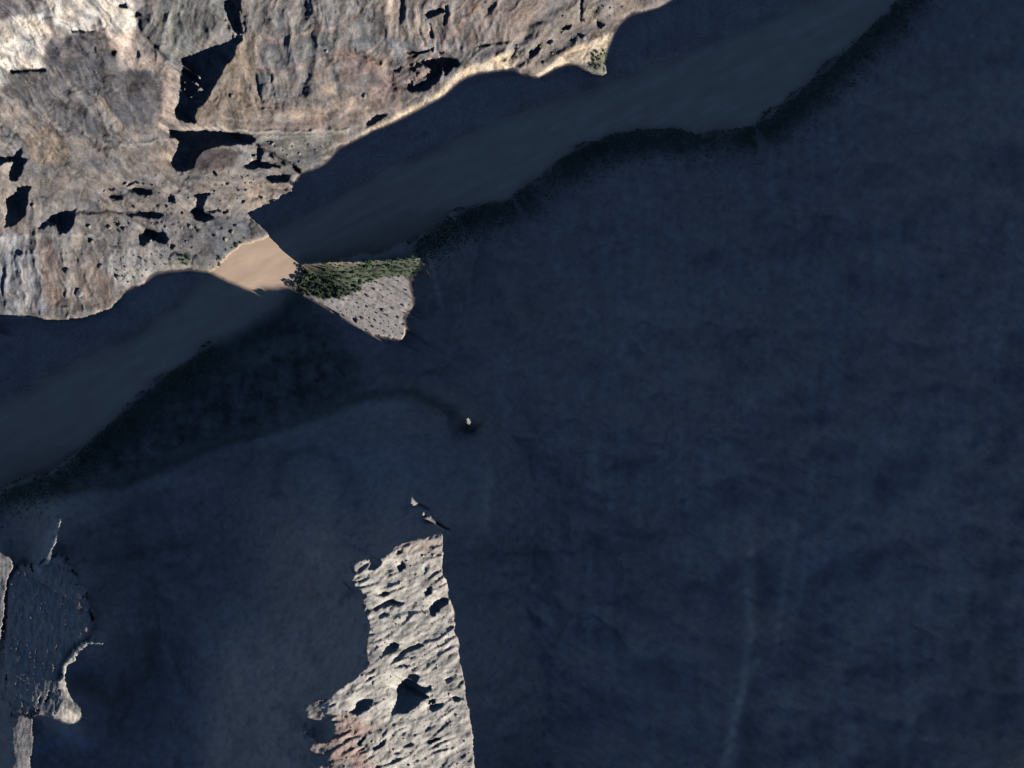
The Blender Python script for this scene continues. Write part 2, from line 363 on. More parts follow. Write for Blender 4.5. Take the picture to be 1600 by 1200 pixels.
# ledges, gullies and seams drawn on the map: points, half width, rise, rock and shade colour, strength
LINES = [
 ([(612,-5),(613,40),(610,60),(606,100)],3,-.6,(200,180,162),.7), ([(594,-5),(598,60),(606,100),(612,130)],6,-1.2,(118,114,112),.6),
 ([(548,76),(575,62),(600,64),(640,70),(690,68)],8,1.2,(130,133,138),.7), ([(545,75),(575,88),(592,98)],3,-1.8,(80,76,75),.7),
 ([(535,80),(570,100),(600,125),(615,135)],12,0,(150,122,112),.65), ([(560,140),(600,135),(625,138)],8,0,(150,124,114),.65),
 ([(745,72),(775,66),(797,63)],2,-1.6,(66,60,60),.8), ([(395,10),(420,60),(445,110),(470,138)],9,-2,(122,119,119),.7),
 ([(472,-5),(482,60),(483,110),(472,138)],9,-2,(126,123,121),.65), ([(440,-5),(455,70),(468,125)],6,1,(160,148,138),.5),
 ([(402,115),(400,135),(408,156)],2.5,-1.6,(84,84,86),.7), ([(414,108),(424,120),(424,145),(412,160)],2.5,-1.6,(84,84,86),.7), ([(412,118),(411,150)],7,.8,(128,130,131),.7),
 ([(430,175),(470,178),(500,170),(530,160),(562,155)],6,.6,(196,174,154),.6), ([(400,190),(440,195),(490,190),(522,180)],5,-.6,(160,134,123),.6),
 ([(275,200),(340,201),(400,206),(470,205),(545,202)],2.5,1.2,(198,184,166),.8), ([(405,214),(480,212),(542,208)],2,.8,(188,178,162),.6),
 ([(400,226),(425,240),(455,256),(471,272)],2,-1.8,(56,56,62),.8), ([(120,332),(180,331),(215,332)],1.8,-1.6,(62,58,60),.75),  # first line paints a thin diagonal shadow as a dark crack
 ([(85,105),(110,128),(140,158),(160,178)],5,.8,(172,168,166),.6), ([(95,140),(120,165),(145,190),(160,206)],7,-1.6,(104,101,106),.6),
 ([(150,150),(172,178),(182,202)],4,.5,(178,162,142),.6), ([(160,180),(176,197)],6,.8,(176,173,172),.6),
 ([(130,210),(170,225),(220,225),(262,215)],3,1.2,(164,160,154),.6), ([(118,203),(150,228),(166,241)],3,-1.2,(104,101,102),.5),
 ([(180,305),(238,300)],8,-.5,(100,98,100),.65), ([(75,375),(72,420),(88,472)],9,-.8,(146,124,115),.6), ([(110,385),(125,430),(152,482)],3,-1,(130,114,107),.5),
 ([(135,395),(160,440),(166,472)],5,-.6,(150,130,122),.5), ([(95,370),(105,430),(106,492)],5,.9,(178,168,157),.6), ([(20,375),(28,430),(24,490)],4,.7,(162,163,166),.6), ([(45,375),(50,430),(58,490)],4,-.7,(126,125,130),.5),
 ([(-5,372),(60,366),(140,368),(166,378)],3,.8,(176,170,160),.6), ([(138,370),(160,376),(186,386)],2,-1.4,(92,86,82),.6),
 ([(258,-5),(262,40),(250,78)],5,.7,(166,164,155),.7), ([(278,-5),(286,50),(270,88)],4,.7,(160,158,150),.6), ([(320,-5),(318,40),(300,76)],6,-1.2,(112,112,111),.6),
 ([(213,25),(222,50),(240,70),(260,93)],3,-1.6,(86,82,84),.7), ([(70,5),(80,40),(86,60),(102,66)],5,-.8,(132,125,123),.75), ([(243,115),(249,140),(247,185)],5,-.8,(120,116,118),.6),
 ([(60,115),(100,150),(130,180)],3,-1,(112,108,110),.55), ([(120,70),(135,90),(150,120)],4,-1.4,(108,105,108),.5), ([(195,125),(230,130),(244,150)],5,-1,(110,107,108),.55), ([(165,120),(190,150),(215,185)],3,.8,(150,146,146),.5),
 ([(660,0),(655,45),(664,70)],3,-1,(112,108,108),.5), ([(705,0),(700,45),(688,75)],5,.7,(158,148,140),.5), ([(735,0),(742,40),(735,80)],6,-.8,(132,116,110),.6), ([(775,0),(770,40),(750,68)],4,.7,(176,156,144),.5),
 ([(800,50),(850,25),(900,0)],6,-.9,(124,117,114),.6), ([(810,75),(860,45),(925,10)],5,.9,(172,162,150),.5), ([(870,80),(910,50),(950,25)],5,-.8,(128,122,120),.6), ([(520,-5),(524,40),(516,75)],5,-1,(122,122,120),.55), ([(505,85),(520,110),(530,150)],4,-.8,(120,118,118),.55), ([(560,100),(572,125),(570,148)],7,-.6,(128,130,130),.6)]
lh = np.zeros_like(SS); lcol = []
for k_, (pts, w_, dh_, rgb_, al_) in enumerate(LINES):
    xs_ = [p[0] for p in pts]; ys_ = [p[1] for p in pts]; pad = 3 * w_ + 10
    m_ = (UU > min(xs_) - pad) & (UU < max(xs_) + pad) & (VV > min(ys_) - pad) & (VV < max(ys_) + pad)
    x_ = UU[m_] + (wu[m_] - UU[m_]) * 1.6; y_ = VV[m_] + (wv[m_] - VV[m_]) * 1.6; d_ = np.full(x_.shape, 1e6, np.float32)
    for (x0, y0), (x1, y1) in zip(pts[:-1], pts[1:]):
        t_ = np.clip(((x_ - x0) * (x1 - x0) + (y_ - y0) * (y1 - y0)) / ((x1 - x0) ** 2 + (y1 - y0) ** 2), 0, 1)
        d_ = np.minimum(d_, np.hypot(x_ - x0 - t_ * (x1 - x0), y_ - y0 - t_ * (y1 - y0)))
    g_ = np.exp(-(d_ / w_) ** 2)
    lh[m_] += g_ * dh_ * 2.0
    lcol.append((m_, g_, rgb_, al_))

# sunlit ground
anchors = [  # x, y, radius, direction of the gullies in degrees on the map, strength
 (110,140,130,48,1.0),(300,40,70,108,1.0),(60,430,110,86,1.0),(150,430,80,70,1.0),(380,110,90,75,.8),(470,60,120,98,1.0),(560,130,90,40,.8),
 (660,40,120,92,1.0),(820,40,120,130,.8),(420,190,110,8,.7),(560,190,80,-14,.7),(200,270,150,30,.5),(520,115,60,75,.8),(900,60,80,-28,.6)]
wsum = np.full_like(SS, 0.15); gul = np.zeros_like(SS); gul2 = np.zeros_like(SS)
reg = wall & (UU > -40) & (UU < 1080) & (VV > -40) & (VV < 560)
ur = UU[reg]; vr = VV[reg]
wj = 9 * fbm(ur, vr, 48, 3, 161); wj2 = 9 * fbm(ur, vr, 48, 3, 163)
gs3 = np.zeros(ur.shape, np.float32); gul3 = np.zeros_like(SS); gs = np.zeros(ur.shape, np.float32); gs2 = np.zeros(ur.shape, np.float32); ws = np.full(ur.shape, .12, np.float32)
for k, (ax, ay, r, ang, st) in enumerate(anchors):
    w = np.exp(-((ur - ax) ** 2 + (vr - ay) ** 2) / (r * r)).astype(np.float32)
    m = w > 0.02
    ca, sa = math.cos(math.radians(ang)), math.sin(math.radians(ang))
    x = ur[m] + wj[m]; y = vr[m] + wj2[m]
    al = x * ca + y * sa; ac = -x * sa + y * ca
    n1 = fbm(al / 6.0, ac, 18, 4, 171 + k * 5, .6) * st
    n2 = fbm(al / 6.0, ac, 7, 3, 371 + k * 5, .6) * st
    gs3[m] += w[m] * (np.abs(fbm(al / 3.2, ac, 46, 2, 571 + k * 5)) * st); gs[m] += w[m] * n1; gs2[m] += w[m] * n2; ws[m] += w[m]
gul3[reg] = gs3 / ws; gul[reg] = gs / ws; gul2[reg] = gs2 / ws
rough = fbm(UU, VV, 40, 2, 181) * 1.2 + lf(wall, UU, VV, 13, 3, 191) * 0.55
lay = bound / 7.5 + 0.55 * lf(wall, UU, VV, 38, 3, 195)
lay = lay - np.floor(lay)
ledge = np.where(lay < .75, -lay / .75, (lay - .75) / .25 - 1) * sm(-.1, .5, broad(95, 2, 197) + .12)
fine = lf(wall, UU, VV, 5.5, 2, 199)
crk = sm(.84, .98, 1 - np.abs(lf(wall, wu, wv * 1.2, 34, 3, 205))) * sm(.0, .5, fbm(UU, VV, 60, 2, 207) + .1)
h_l = bound + np.where(wall, gul * 2.7 + gul2 * 1.0 + rough * 0.45 + ledge * 1.1 + fine * .3 - crk * 1.3, 0)
inner = sm(.75, 1.0, boxblur((wall & ~river & ~small).astype(np.float32), 9))
macro = (1 - np.abs(lf(wall, UU + 20 * broad(90, 2, 233), VV, 85, 3, 235))) * 4.0
h_l = h_l + np.where(wall & ~river, (macro - 11.0 * gul3) * inner, 0)
h_l = h_l + np.where(wall & bz, brk * 0.8, 0) + np.where(wall & ~river, lh, 0)
lay2 = rb / 17 + 0.9 * lf(strip, ra / 2.5, rb, 34, 3, 203); lay2 = lay2 - np.floor(lay2)
blk = np.floor(lf(strip, ra / 1.7, rb, 13, 3, 213, .6) * 2.6) / 2.6
srough = blk * 1.5 + np.where(lay2 < .15, lay2 / .15, (1 - lay2) / .85) * 4.2 * sm(-.35, .6, lf(strip, UU, VV, 42, 3, 209)) + (1 - np.abs(lf(strip, ra / 2.6, rb, 17, 4, 201, .6))) * 1.6 + lf(strip, UU, VV, 6, 2, 211) * 0.5
h_l = h_l + np.where(strip, srough - 1.6, 0)
h_l = h_l + np.where(terrace, lf(terrace, UU, VV, 10, 3, 221) * 0.5, 0)
h_l = h_l + np.where(spur, lf(spur, UU * 1.8, VV * .5, 9, 3, 231) * np.where(spur_m, .22, .6), 0)
H = np.where(lit, h_l, h_sh)
rv = np.where(wall | terrace, 0.0, np.minimum(0.0, bound - 0.05))
H = np.where(river, np.where(bound < -0.5, bound, rv), H)
H = np.where(~river & ~(SS < S_CAST_RIM) & lit, np.maximum(H, 0.25 * np.clip(dist / 6, 0, 1)), H).astype(np.float32)

def height(u, v):
    n, s = to_ns(np.asarray(u, float), np.asarray(v, float))
    fi = np.clip((n - N0) / DG, 0, len(nv) - 2); fj = np.clip((s - S0) / DG, 0, len(sv) - 2)
    i = fi.astype(int); j = fj.astype(int); a = fi - i; b = fj - j
    return (H[i, j] * (1 - a) * (1 - b) + H[i + 1, j] * a * (1 - b) + H[i, j + 1] * (1 - a) * b + H[i + 1, j + 1] * a * b)
def is_lit(u, v):
    n, s = to_ns(u, v)
    return bool(lit[int(np.clip((n - N0) / DG, 0, len(nv) - 1)), int(np.clip((s - S0) / DG, 0, len(sv) - 1))])
TH_M = in_poly(UU, VV, THICKET)
def at(mask, u, v):
    n, s = to_ns(u, v)
    return bool(mask[int(np.clip((n - N0) / DG, 0, len(nv) - 1)), int(np.clip((s - S0) / DG, 0, len(sv) - 1))])
def P(u, v, dz=0.0):
    return ((u - 800) * K, (600 - v) * K, float(height(u, v)) * K + dz)

# ------------------------------------------------------------------ ground colours (rock, sand and soil, some shade and half-light painted in)
G = 0.60
COL = np.zeros(SS.shape + (3,), np.float32)
COL[:] = (0.305, 0.25, 0.225)
def paint(mask, rgb):
    global COL
    m = mask[..., None]
    COL = COL * (1 - m) + np.array(rgb, np.float32) * m
def A(r, g, b, f=1.0):
    q3 = lin((r, g, b)); return (q3[0] * G * f, q3[1] * G * f * 1.06, q3[2] * G * f * 1.14)
zu = wu + 3.2 * fbm(UU, VV, 22, 3, 441); zv = wv + 3.2 * fbm(UU, VV, 22, 3, 451)
def zone(poly, r=3):
    return boxblur(in_poly(zu, zv, poly).astype(np.float32), 1 if r < 8 else r)
sh = broad(220, 3, 301)
COL *= (1 + 0.10 * sh + 0.09 * fbm(UU, VV, 9, 3, 313, .7) + 0.13 * fbm(UU, VV * .16, 15, 3, 315) * sm(760, 950, UU) + 0.10 * fbm(UU, VV, 40, 3, 311))[..., None]
paint(sm(0.0, 0.9, broad(260, 2, 321)) * 0.6, (0.27, 0.205, 0.18))
# sparse growth along both banks, in the shade too
veg_s = (~north) * np.exp(-((dist - 24 + 10 * broad(60, 2, 331)) / 27) ** 2)
paint(veg_s * 0.75, (0.07, 0.085, 0.062))
veg_n = north * np.exp(-(dist / 14) ** 2)
paint(veg_n * 0.55 * sm(-.2, .5, fbm(UU, VV, 40, 3, 335) + .25), (0.05, 0.065, 0.04))
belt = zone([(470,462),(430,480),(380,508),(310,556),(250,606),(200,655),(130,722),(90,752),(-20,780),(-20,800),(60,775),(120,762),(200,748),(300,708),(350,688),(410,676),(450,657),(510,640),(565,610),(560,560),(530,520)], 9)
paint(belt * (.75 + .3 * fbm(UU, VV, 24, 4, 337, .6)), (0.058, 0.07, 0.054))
def seam(pts, w, rgb, al):
    global COL
    d_ = np.full(SS.shape, 1e6, np.float32)
    for (x0, y0), (x1, y1) in zip(pts[:-1], pts[1:]):
        t_ = np.clip(((zu - x0) * (x1 - x0) + (zv - y0) * (y1 - y0)) / ((x1 - x0) ** 2 + (y1 - y0) ** 2), 0, 1)
        d_ = np.minimum(d_, np.hypot(zu - x0 - t_ * (x1 - x0), zv - y0 - t_ * (y1 - y0)))
    paint(np.exp(-(d_ / w) ** 2) * al, rgb)
for (x, y, rx, ry, al_) in ((840,470,190,150,.45), (1450,160,190,170,.55), (1120,560,260,120,.3), (760,640,130,60,.35), (1130,330,200,90,.3)):
    paint(np.clip(np.exp(-((UU - x) / rx) ** 2 - ((VV - y) / ry) ** 2) * al_ * (1 + .6 * broad(110, 3, 433)), 0, 1), (0.36, 0.275, 0.215))
seam([(60,772),(200,752),(350,690),(410,678),(520,645),(570,618),(640,612),(700,640),(738,668)], 10, (0.08, 0.085, 0.07), .7)
seam([(410,692),(500,662),(560,640),(630,634)], 11, (0.44, 0.37, 0.31), .5)
seam([(432,770),(434,730),(450,710),(485,703),(520,716)], 9, (0.09, 0.095, 0.09), .5)
seam([(150,880),(220,862),(300,850)], 10, (0.09, 0.09, 0.085), .45)
seam([(20,800),(110,790),(150,775)], 14, (0.40, 0.33, 0.27), .5)
seam([(60,890),(75,850),(92,812)], 9, (0.5, 0.46, 0.42), .5)
seam([(255,1010),(270,1050),(285,1090)], 8, (0.42, 0.38, 0.35), .35)
seam([(100,1045),(130,1040),(150,1050)], 7, (0.30, 0.31, 0.34), .6)
seam([(65,1170),(110,1150),(140,1165)], 12, (0.30, 0.32, 0.37), .6)
paint(np.exp(-((UU - 620) / 150) ** 2 - ((VV - 740) / 65) ** 2) * .6, (0.20, 0.21, 0.235))
# the far wall
wm = boxblur((wall & ~river).astype(np.float32), 2)
paint(wm, A(158, 147, 139))
big = broad(150, 3, 341)
paint(wm * sm(0.0, 0.7, big) * 0.8, A(176, 154, 136))
paint(wm * sm(0.0, 0.7, -big) * 0.7, A(138, 136, 137))
for poly, rgb, w in [
 ([(0,30),(20,25),(65,20),(70,0),(100,-10),(205,-10),(215,40),(205,52),(190,95),(183,85),(160,48),(110,50),(105,62),(82,60),(70,72),(70,105),(15,108),(18,125),(0,140),(-20,140),(-20,30)], (220,207,190), 1),
 ([(150,45),(205,50),(225,70),(255,95),(280,115),(275,190),(250,203),(240,200),(250,165),(250,130),(240,115),(190,108)], (196,172,155), .9),
 ([(68,92),(75,66),(80,58),(100,62),(110,52),(153,52),(156,66),(160,76),(180,80),(184,108),(230,110),(250,125),(250,160),(240,190),(206,200),(172,182),(142,152),(112,132),(92,116),(75,108)], (112,109,112), .95),
 ([(15,111),(72,110),(100,130),(120,152),(142,182),(162,206),(120,215),(60,172),(18,140)], (122,118,119), .9),
 ([(-10,-10),(60,-10),(64,20),(20,27),(-10,25)], (140,133,132), .9),
 ([(215,40),(240,30),(258,-10),(350,-10),(352,30),(330,62),(300,82),(280,92),(255,90),(240,60)], (134,132,126), .95),
 ([(300,185),(345,110),(385,50),(400,60),(405,120),(420,195),(360,198)], (172,151,130), .85),
 ([(310,232),(378,234),(368,262),(312,266),(298,270),(296,255)], (98,87,88), .9),  # dark rock, with the semi-shadow under the notched ledge painted in
 ([(612,92),(640,82),(700,80),(725,100),(700,115),(660,145),(630,140),(615,128)], (98,99,104), .95),
 ([(-10,362),(50,370),(62,420),(70,495),(-10,495)], (170,168,170), .9),
 ([(60,385),(85,380),(100,420),(95,480),(70,480)], (150,130,120), .6),
 ([(125,400),(150,395),(178,440),(170,470),(130,480),(118,440)], (154,136,126), .6),
 ([(180,385),(275,388),(280,408),(240,424),(190,450),(165,420)], (180,174,168), .85),
 ([(380,205),(470,205),(530,215),(520,245),(470,265),(430,240)], (146,142,134), .8),
 ([(380,285),(455,282),(455,298),(400,322),(385,320)], (182,160,140), .8),
 ([(300,365),(340,340),(385,345),(400,360),(370,385),(340,405),(300,412)], (132,132,134), .8),
 ([(410,165),(520,180),(560,150),(600,150),(640,140),(620,165),(560,190),(460,198)], (180,157,140), .6),
 ([(540,85),(600,80),(620,140),(560,150),(520,120)], (160,134,124), .6),
 ([(725,0),(860,-5),(830,40),(780,75),(740,70)], (164,140,128), .7),
 ([(590,-10),(625,-10),(622,60),(612,110),(598,110)], (190,166,148), .5),
 ([(545,62),(600,60),(690,70),(690,82),(600,80),(550,75)], (140,140,142), .7),
 ([(35,215),(75,195),(110,230),(100,260),(50,250)], (190,160,128), .55)]:
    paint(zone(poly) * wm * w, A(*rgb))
for m_, g_, rgb_, al_ in lcol:
    ok_ = (wall & ~river)[m_] * g_ * min(1, al_ * 1.3)
    COL[m_] = COL[m_] * (1 - ok_[:, None]) + np.array(A(*rgb_), np.float32) * ok_[:, None]
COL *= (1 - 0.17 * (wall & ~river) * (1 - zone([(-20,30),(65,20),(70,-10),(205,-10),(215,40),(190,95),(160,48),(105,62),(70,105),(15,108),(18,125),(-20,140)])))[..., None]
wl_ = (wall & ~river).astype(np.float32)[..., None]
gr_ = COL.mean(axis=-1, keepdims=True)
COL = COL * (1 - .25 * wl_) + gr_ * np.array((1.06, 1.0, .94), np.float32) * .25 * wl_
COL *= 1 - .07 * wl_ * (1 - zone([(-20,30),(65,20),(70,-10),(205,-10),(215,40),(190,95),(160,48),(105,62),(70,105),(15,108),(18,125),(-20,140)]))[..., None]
# pale sand and silt bank
sand = zone([(552,214),(640,170),(690,138),(715,112),(738,100),(800,78),(812,86),(800,108),(760,114),(730,121),(705,138),(640,182),(560,220)]) + zone([(838,122),(870,92),(905,72),(955,50),(962,60),(945,85),(930,96),(890,100),(850,118)])
paint(np.clip(sand, 0, 1) * wm * .95, A(222, 198, 166, 1.2))
# layered staining: curved bands that swing round the bowl of the slope
rr = np.hypot((UU - 450) * 0.9, (VV + 60) * 1.0) + 16 * broad(90, 2, 351)
band = fbm(rr * 3.0, (UU + VV) * 0.12, 26, 3, 361)
bw = zone([(395,60),(520,-10),(760,-10),(820,60),(640,170),(420,200),(395,140)], 14) * wm
paint(bw * sm(0.1, 0.6, band) * .55, A(178, 150, 136))
paint(bw * sm(0.1, 0.6, -band) * .5, A(132, 130, 128))
mot = lf(wall, UU, VV, 22, 5, 381, .7)
hue = gul * .8 + lf(wall, UU, VV, 30, 3, 383) * .6
COL *= np.where((wall & ~river)[..., None], 1 + np.clip(hue, -.7, .7)[..., None] * np.array((.10, .0, -.13), np.float32), 1)
gcol = (1 + np.where(wall & ~river, gul * 0.62 + gul2 * 0.75 + 0.26 * mot + .20 * fine - .30 * crk, 0))[..., None]
COL *= np.clip(gcol, .5, 1.6)
for (x, y, rx, ry) in ((285,406,13,10), (934,100,13,18), (940,88,8,14), (335,420,9,6)):
    paint(np.exp(-(((wu - x) / rx) ** 2 + ((wv - y) / ry) ** 2) ** 2) * .5, (0.085, 0.12, 0.08))
# river terrace
paint(boxblur(terrace.astype(np.float32), 1), A(180, 171, 165))
paint(zone(THICKET, 3) * .9, (0.040, 0.055, 0.036))
tsp = lf(terrace, UU, VV, 7, 2, 391)
COL *= np.where(terrace, 1 + 0.22 * tsp, 1)[..., None]
# pale ridge
st_ = boxblur(strip.astype(np.float32), 3)
paint(st_, A(194, 185, 172, 1.0))
pink = sm(0.25, 0.9, 1.25 - np.hypot((UU - 535) / 75, (VV - 1180) / 95) + .35 * lf(strip, UU, VV, 40, 3, 401))
paint(st_ * pink * .85, A(176, 144, 130))
paint(st_ * np.exp(-((UU - 655) / 50) ** 2 - ((VV - 850) / 14) ** 2) * .7, A(178, 156, 140))
paint(st_ * sm(.15, .6, lf(strip, ra / 2.5, rb, 24, 4, 411, .6)) * .85, A(146, 141, 134))
COL *= np.where(strip, 1 + 0.26 * lf(strip, ra / 2, rb, 8, 3, 421), 1)[..., None]
for p in SPIRES: paint(boxblur(in_poly(UU, VV, p).astype(np.float32), 1), A(190, 182, 170, 1.0))
szn = boxblur(spur_zone.astype(np.float32), 14)
paint(szn * np.clip(.55 + .5 * fbm(UU * 1.7, VV * .5, 13, 4, 427, .65) + .25 * sm(1000, 1110, VV), 0, 1), A(196, 182, 168))  # paler rock colour stands in for weak half-light on the spur
spm = boxblur(spur.astype(np.float32), 2)
paint(spm, A(166, 160, 154))
paint(boxblur(spur_b.astype(np.float32), 1), A(214, 202, 184, 1.05))
COL *= np.where(spur, 1 + 0.35 * lf(spur, UU, VV, 8, 3, 425, .65), 1)[..., None]
# faint marks in the shade: wash lines and pale scree
for (x0, y0, x1, y1, w, s) in ((668,395,690,480,4,.6), (1174,860,1176,980,5,.6), (1165,880,1172,1000,4,.5), (1176,980,1160,1080,6,.65), (1182,1030,1150,1100,4,.6), (1160,1080,1128,1200,5,.75), (1150,1110,1135,1200,3,.5), (1242,820,1222,920,4,.6), (1222,920,1212,1010,3,.5), (762,740,760,830,9,.3), (925,700,935,770,7,.3)):
    tt = np.clip(((UU - x0) * (x1 - x0) + (VV - y0) * (y1 - y0)) / ((x1 - x0) ** 2 + (y1 - y0) ** 2), 0, 1)
    dd = np.hypot(wu - x0 - tt * (x1 - x0), wv - y0 - tt * (y1 - y0))
    paint(np.exp(-(dd / w) ** 2) * s, (0.58, 0.46, 0.36))
paint(np.exp(-((UU - 1275) / 60) ** 2 - ((VV - 870) / 90) ** 2) * .4 * (.6 + .8 * fbm(UU, VV * .4, 22, 3, 429)).clip(0, 1.5), (0.30, 0.31, 0.34))
# water full of silt
rvm = river.astype(np.float32)
paint(np.maximum(boxblur(rvm, 6) * (1 - wall), boxblur(rvm, 1) * wall), (0.43, 0.325, 0.243))
COL *= np.where(river, 1 + 0.11 * fbm((UU - VV * .5) * .22, (VV + UU * .5), 17, 4, 431, .6), 1)[..., None]
COL = np.clip(COL, 0.01, 0.85)

# ------------------------------------------------------------------ materials
def ground_material(name, scale, bump, var, rough=0.95):
    m = bpy.data.materials.new(name); m.use_nodes = True
    nt = m.node_tree; nd = nt.nodes; L = nt.links
    bs = nd['Principled BSDF']
    bs.inputs['Roughness'].default_value = rough
    bs.inputs['Specular IOR Level'].default_value = 0.1
    at = nd.new('ShaderNodeAttribute'); at.attribute_name = 'ground'
    tc = nd.new('ShaderNodeTexCoord')
    n1 = nd.new('ShaderNodeTexNoise'); n1.inputs['Scale'].default_value = scale; n1.inputs['Detail'].default_value = 5; n1.inputs['Roughness'].default_value = .65
    L.new(tc.outputs['Object'], n1.inputs['Vector'])
    mr = nd.new('ShaderNodeMapRange'); mr.inputs[1].default_value = .25; mr.inputs[2].default_value = .75
    mr.inputs[3].default_value = 1 - var; mr.inputs[4].default_value = 1 + var
    L.new(n1.outputs['Fac'], mr.inputs[0])
    mx = nd.new('ShaderNodeMix'); mx.data_type = 'RGBA'; mx.blend_type = 'MULTIPLY'; mx.inputs[0].default_value = 1.0
    L.new(at.outputs['Color'], mx.inputs[6]); L.new(mr.outputs[0], mx.inputs[7])
    L.new(mx.outputs[2], bs.inputs['Base Color'])
    if bump:
        bp = nd.new('ShaderNodeBump'); bp.inputs['Strength'].default_value = bump; bp.inputs['Distance'].default_value = 0.6
        L.new(n1.outputs['Fac'], bp.inputs['Height']); L.new(bp.outputs[0], bs.inputs['Normal'])
    return m
M_WALL = ground_material('canyon_rock', 0.6, 0.8, .34)
M_RIDGE = ground_material('pale_limestone', 0.6, 0.8, .28)
M_SOIL = ground_material('terrace_soil', 0.45, 0.4, .25)
M_SLOPE = ground_material('shaded_rock', 0.12, 0.5, .25)
M_WATER = ground_material('silty_water', 0.06, 0.0, .05, 0.6)

def flat_material(name, rgb, var=.3, scale=1.5, rough=.9):
    m = bpy.data.materials.new(name); m.use_nodes = True
    nt = m.node_tree; nd = nt.nodes; L = nt.links
    bs = nd['Principled BSDF']; bs.inputs['Roughness'].default_value = rough; bs.inputs['Specular IOR Level'].default_value = .15
    oi = nd.new('ShaderNodeObjectInfo'); tc = nd.new('ShaderNodeTexCoord')
    n1 = nd.new('ShaderNodeTexNoise'); n1.inputs['Scale'].default_value = scale; n1.inputs['Detail'].default_value = 4
    L.new(tc.outputs['Object'], n1.inputs['Vector'])
    ad = nd.new('ShaderNodeMath'); ad.operation = 'ADD'; L.new(n1.outputs['Fac'], ad.inputs[0]); L.new(oi.outputs['Random'], ad.inputs[1])
    mr = nd.new('ShaderNodeMapRange'); mr.inputs[1].default_value = .3; mr.inputs[2].default_value = 1.7; mr.inputs[3].default_value = 1 - var; mr.inputs[4].default_value = 1 + var
    L.new(ad.outputs[0], mr.inputs[0])
    mx = nd.new('ShaderNodeMix'); mx.data_type = 'RGBA'; mx.blend_type = 'MULTIPLY'; mx.inputs[0].default_value = 1.0
    mx.inputs[6].default_value = (*rgb, 1); L.new(mr.outputs[0], mx.inputs[7]); L.new(mx.outputs[2], bs.inputs['Base Color'])
    return m

# ------------------------------------------------------------------ ground meshes, split by what they are
def pick(vals, fine, step):
    keep = [i for i, v in enumerate(vals) if fine(v) or i % step == 0 or i == len(vals) - 1]
    return np.array(keep)
sj = pick(sv, lambda x: -1330 < x < 60 or abs(x - S_CAST_RIM) < 4, 5)
ni = pick(nv, lambda x: -640 < x < 1050, 6)
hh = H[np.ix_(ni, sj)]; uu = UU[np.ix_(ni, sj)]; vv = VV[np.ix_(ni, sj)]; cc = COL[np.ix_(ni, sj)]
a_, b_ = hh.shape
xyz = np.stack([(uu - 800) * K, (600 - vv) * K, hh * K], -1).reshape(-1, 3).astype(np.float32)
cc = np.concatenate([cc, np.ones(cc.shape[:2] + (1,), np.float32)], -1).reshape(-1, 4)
idx = np.arange(a_ * b_, dtype=np.int32).reshape(a_, b_)
quads = np.stack([idx[:-1, :-1], idx[1:, :-1], idx[1:, 1:], idx[:-1, 1:]], -1).reshape(-1, 4)
# make the faces look up
p0, p1, p2 = xyz[quads[0, 0]], xyz[quads[0, 1]], xyz[quads[0, 2]]
if np.cross(p1 - p0, p2 - p0)[2] < 0: quads = quads[:, ::-1]
regid = np.zeros(SS.shape, np.int8)
regid[north] = 1
regid[boxblur(terrace.astype(np.float32), 6) > .2] = 2
regid[boxblur((strip | spire).astype(np.float32), 14) > .08] = 3
regid[boxblur(spur.astype(np.float32), 12) > .12] = 4
regid[wall & ~terrace] = 1
regid[river] = 5
qreg = regid[np.ix_(ni, sj)][:-1, :-1].reshape(-1)
def struct(name, rid, mat):
    qd = quads[qreg == rid]
    used, inv = np.unique(qd, return_inverse=True)
    inv = inv.reshape(-1).astype(np.int32)
    me = bpy.data.meshes.new(name)
    me.vertices.add(len(used)); me.vertices.foreach_set('co', xyz[used].ravel())
    me.loops.add(len(inv)); me.loops.foreach_set('vertex_index', inv)
    nf = len(qd)
    me.polygons.add(nf)
    me.polygons.foreach_set('loop_start', np.arange(0, nf * 4, 4, dtype=np.int32))
    me.polygons.foreach_set('loop_total', np.full(nf, 4, np.int32))
    me.polygons.foreach_set('use_smooth', np.ones(nf, bool))
    me.update(calc_edges=True)
    at = me.color_attributes.new('ground', 'FLOAT_COLOR', 'POINT')
    at.data.foreach_set('color', cc[used].ravel())
    me.materials.append(mat)
    o = bpy.data.objects.new(name, me); scene.collection.objects.link(o)
    o['kind'] = 'structure'
    return o
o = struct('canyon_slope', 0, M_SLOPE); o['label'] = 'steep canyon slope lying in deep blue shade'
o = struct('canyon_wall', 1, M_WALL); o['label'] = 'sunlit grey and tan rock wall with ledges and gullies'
o = struct('river_terrace', 2, M_SOIL); o['label'] = 'small sunlit terrace beside the muddy river'
o = struct('rock_ridge', 3, M_RIDGE); o['label'] = 'pale sunlit limestone ridge pitted with dark hollows'
o = struct('rocky_spur', 4, M_RIDGE); o['label'] = 'half lit rocky spur with a bright tip'
o = struct('river', 5, M_WATER); o['label'] = 'silty tan river crossing the canyon floor'

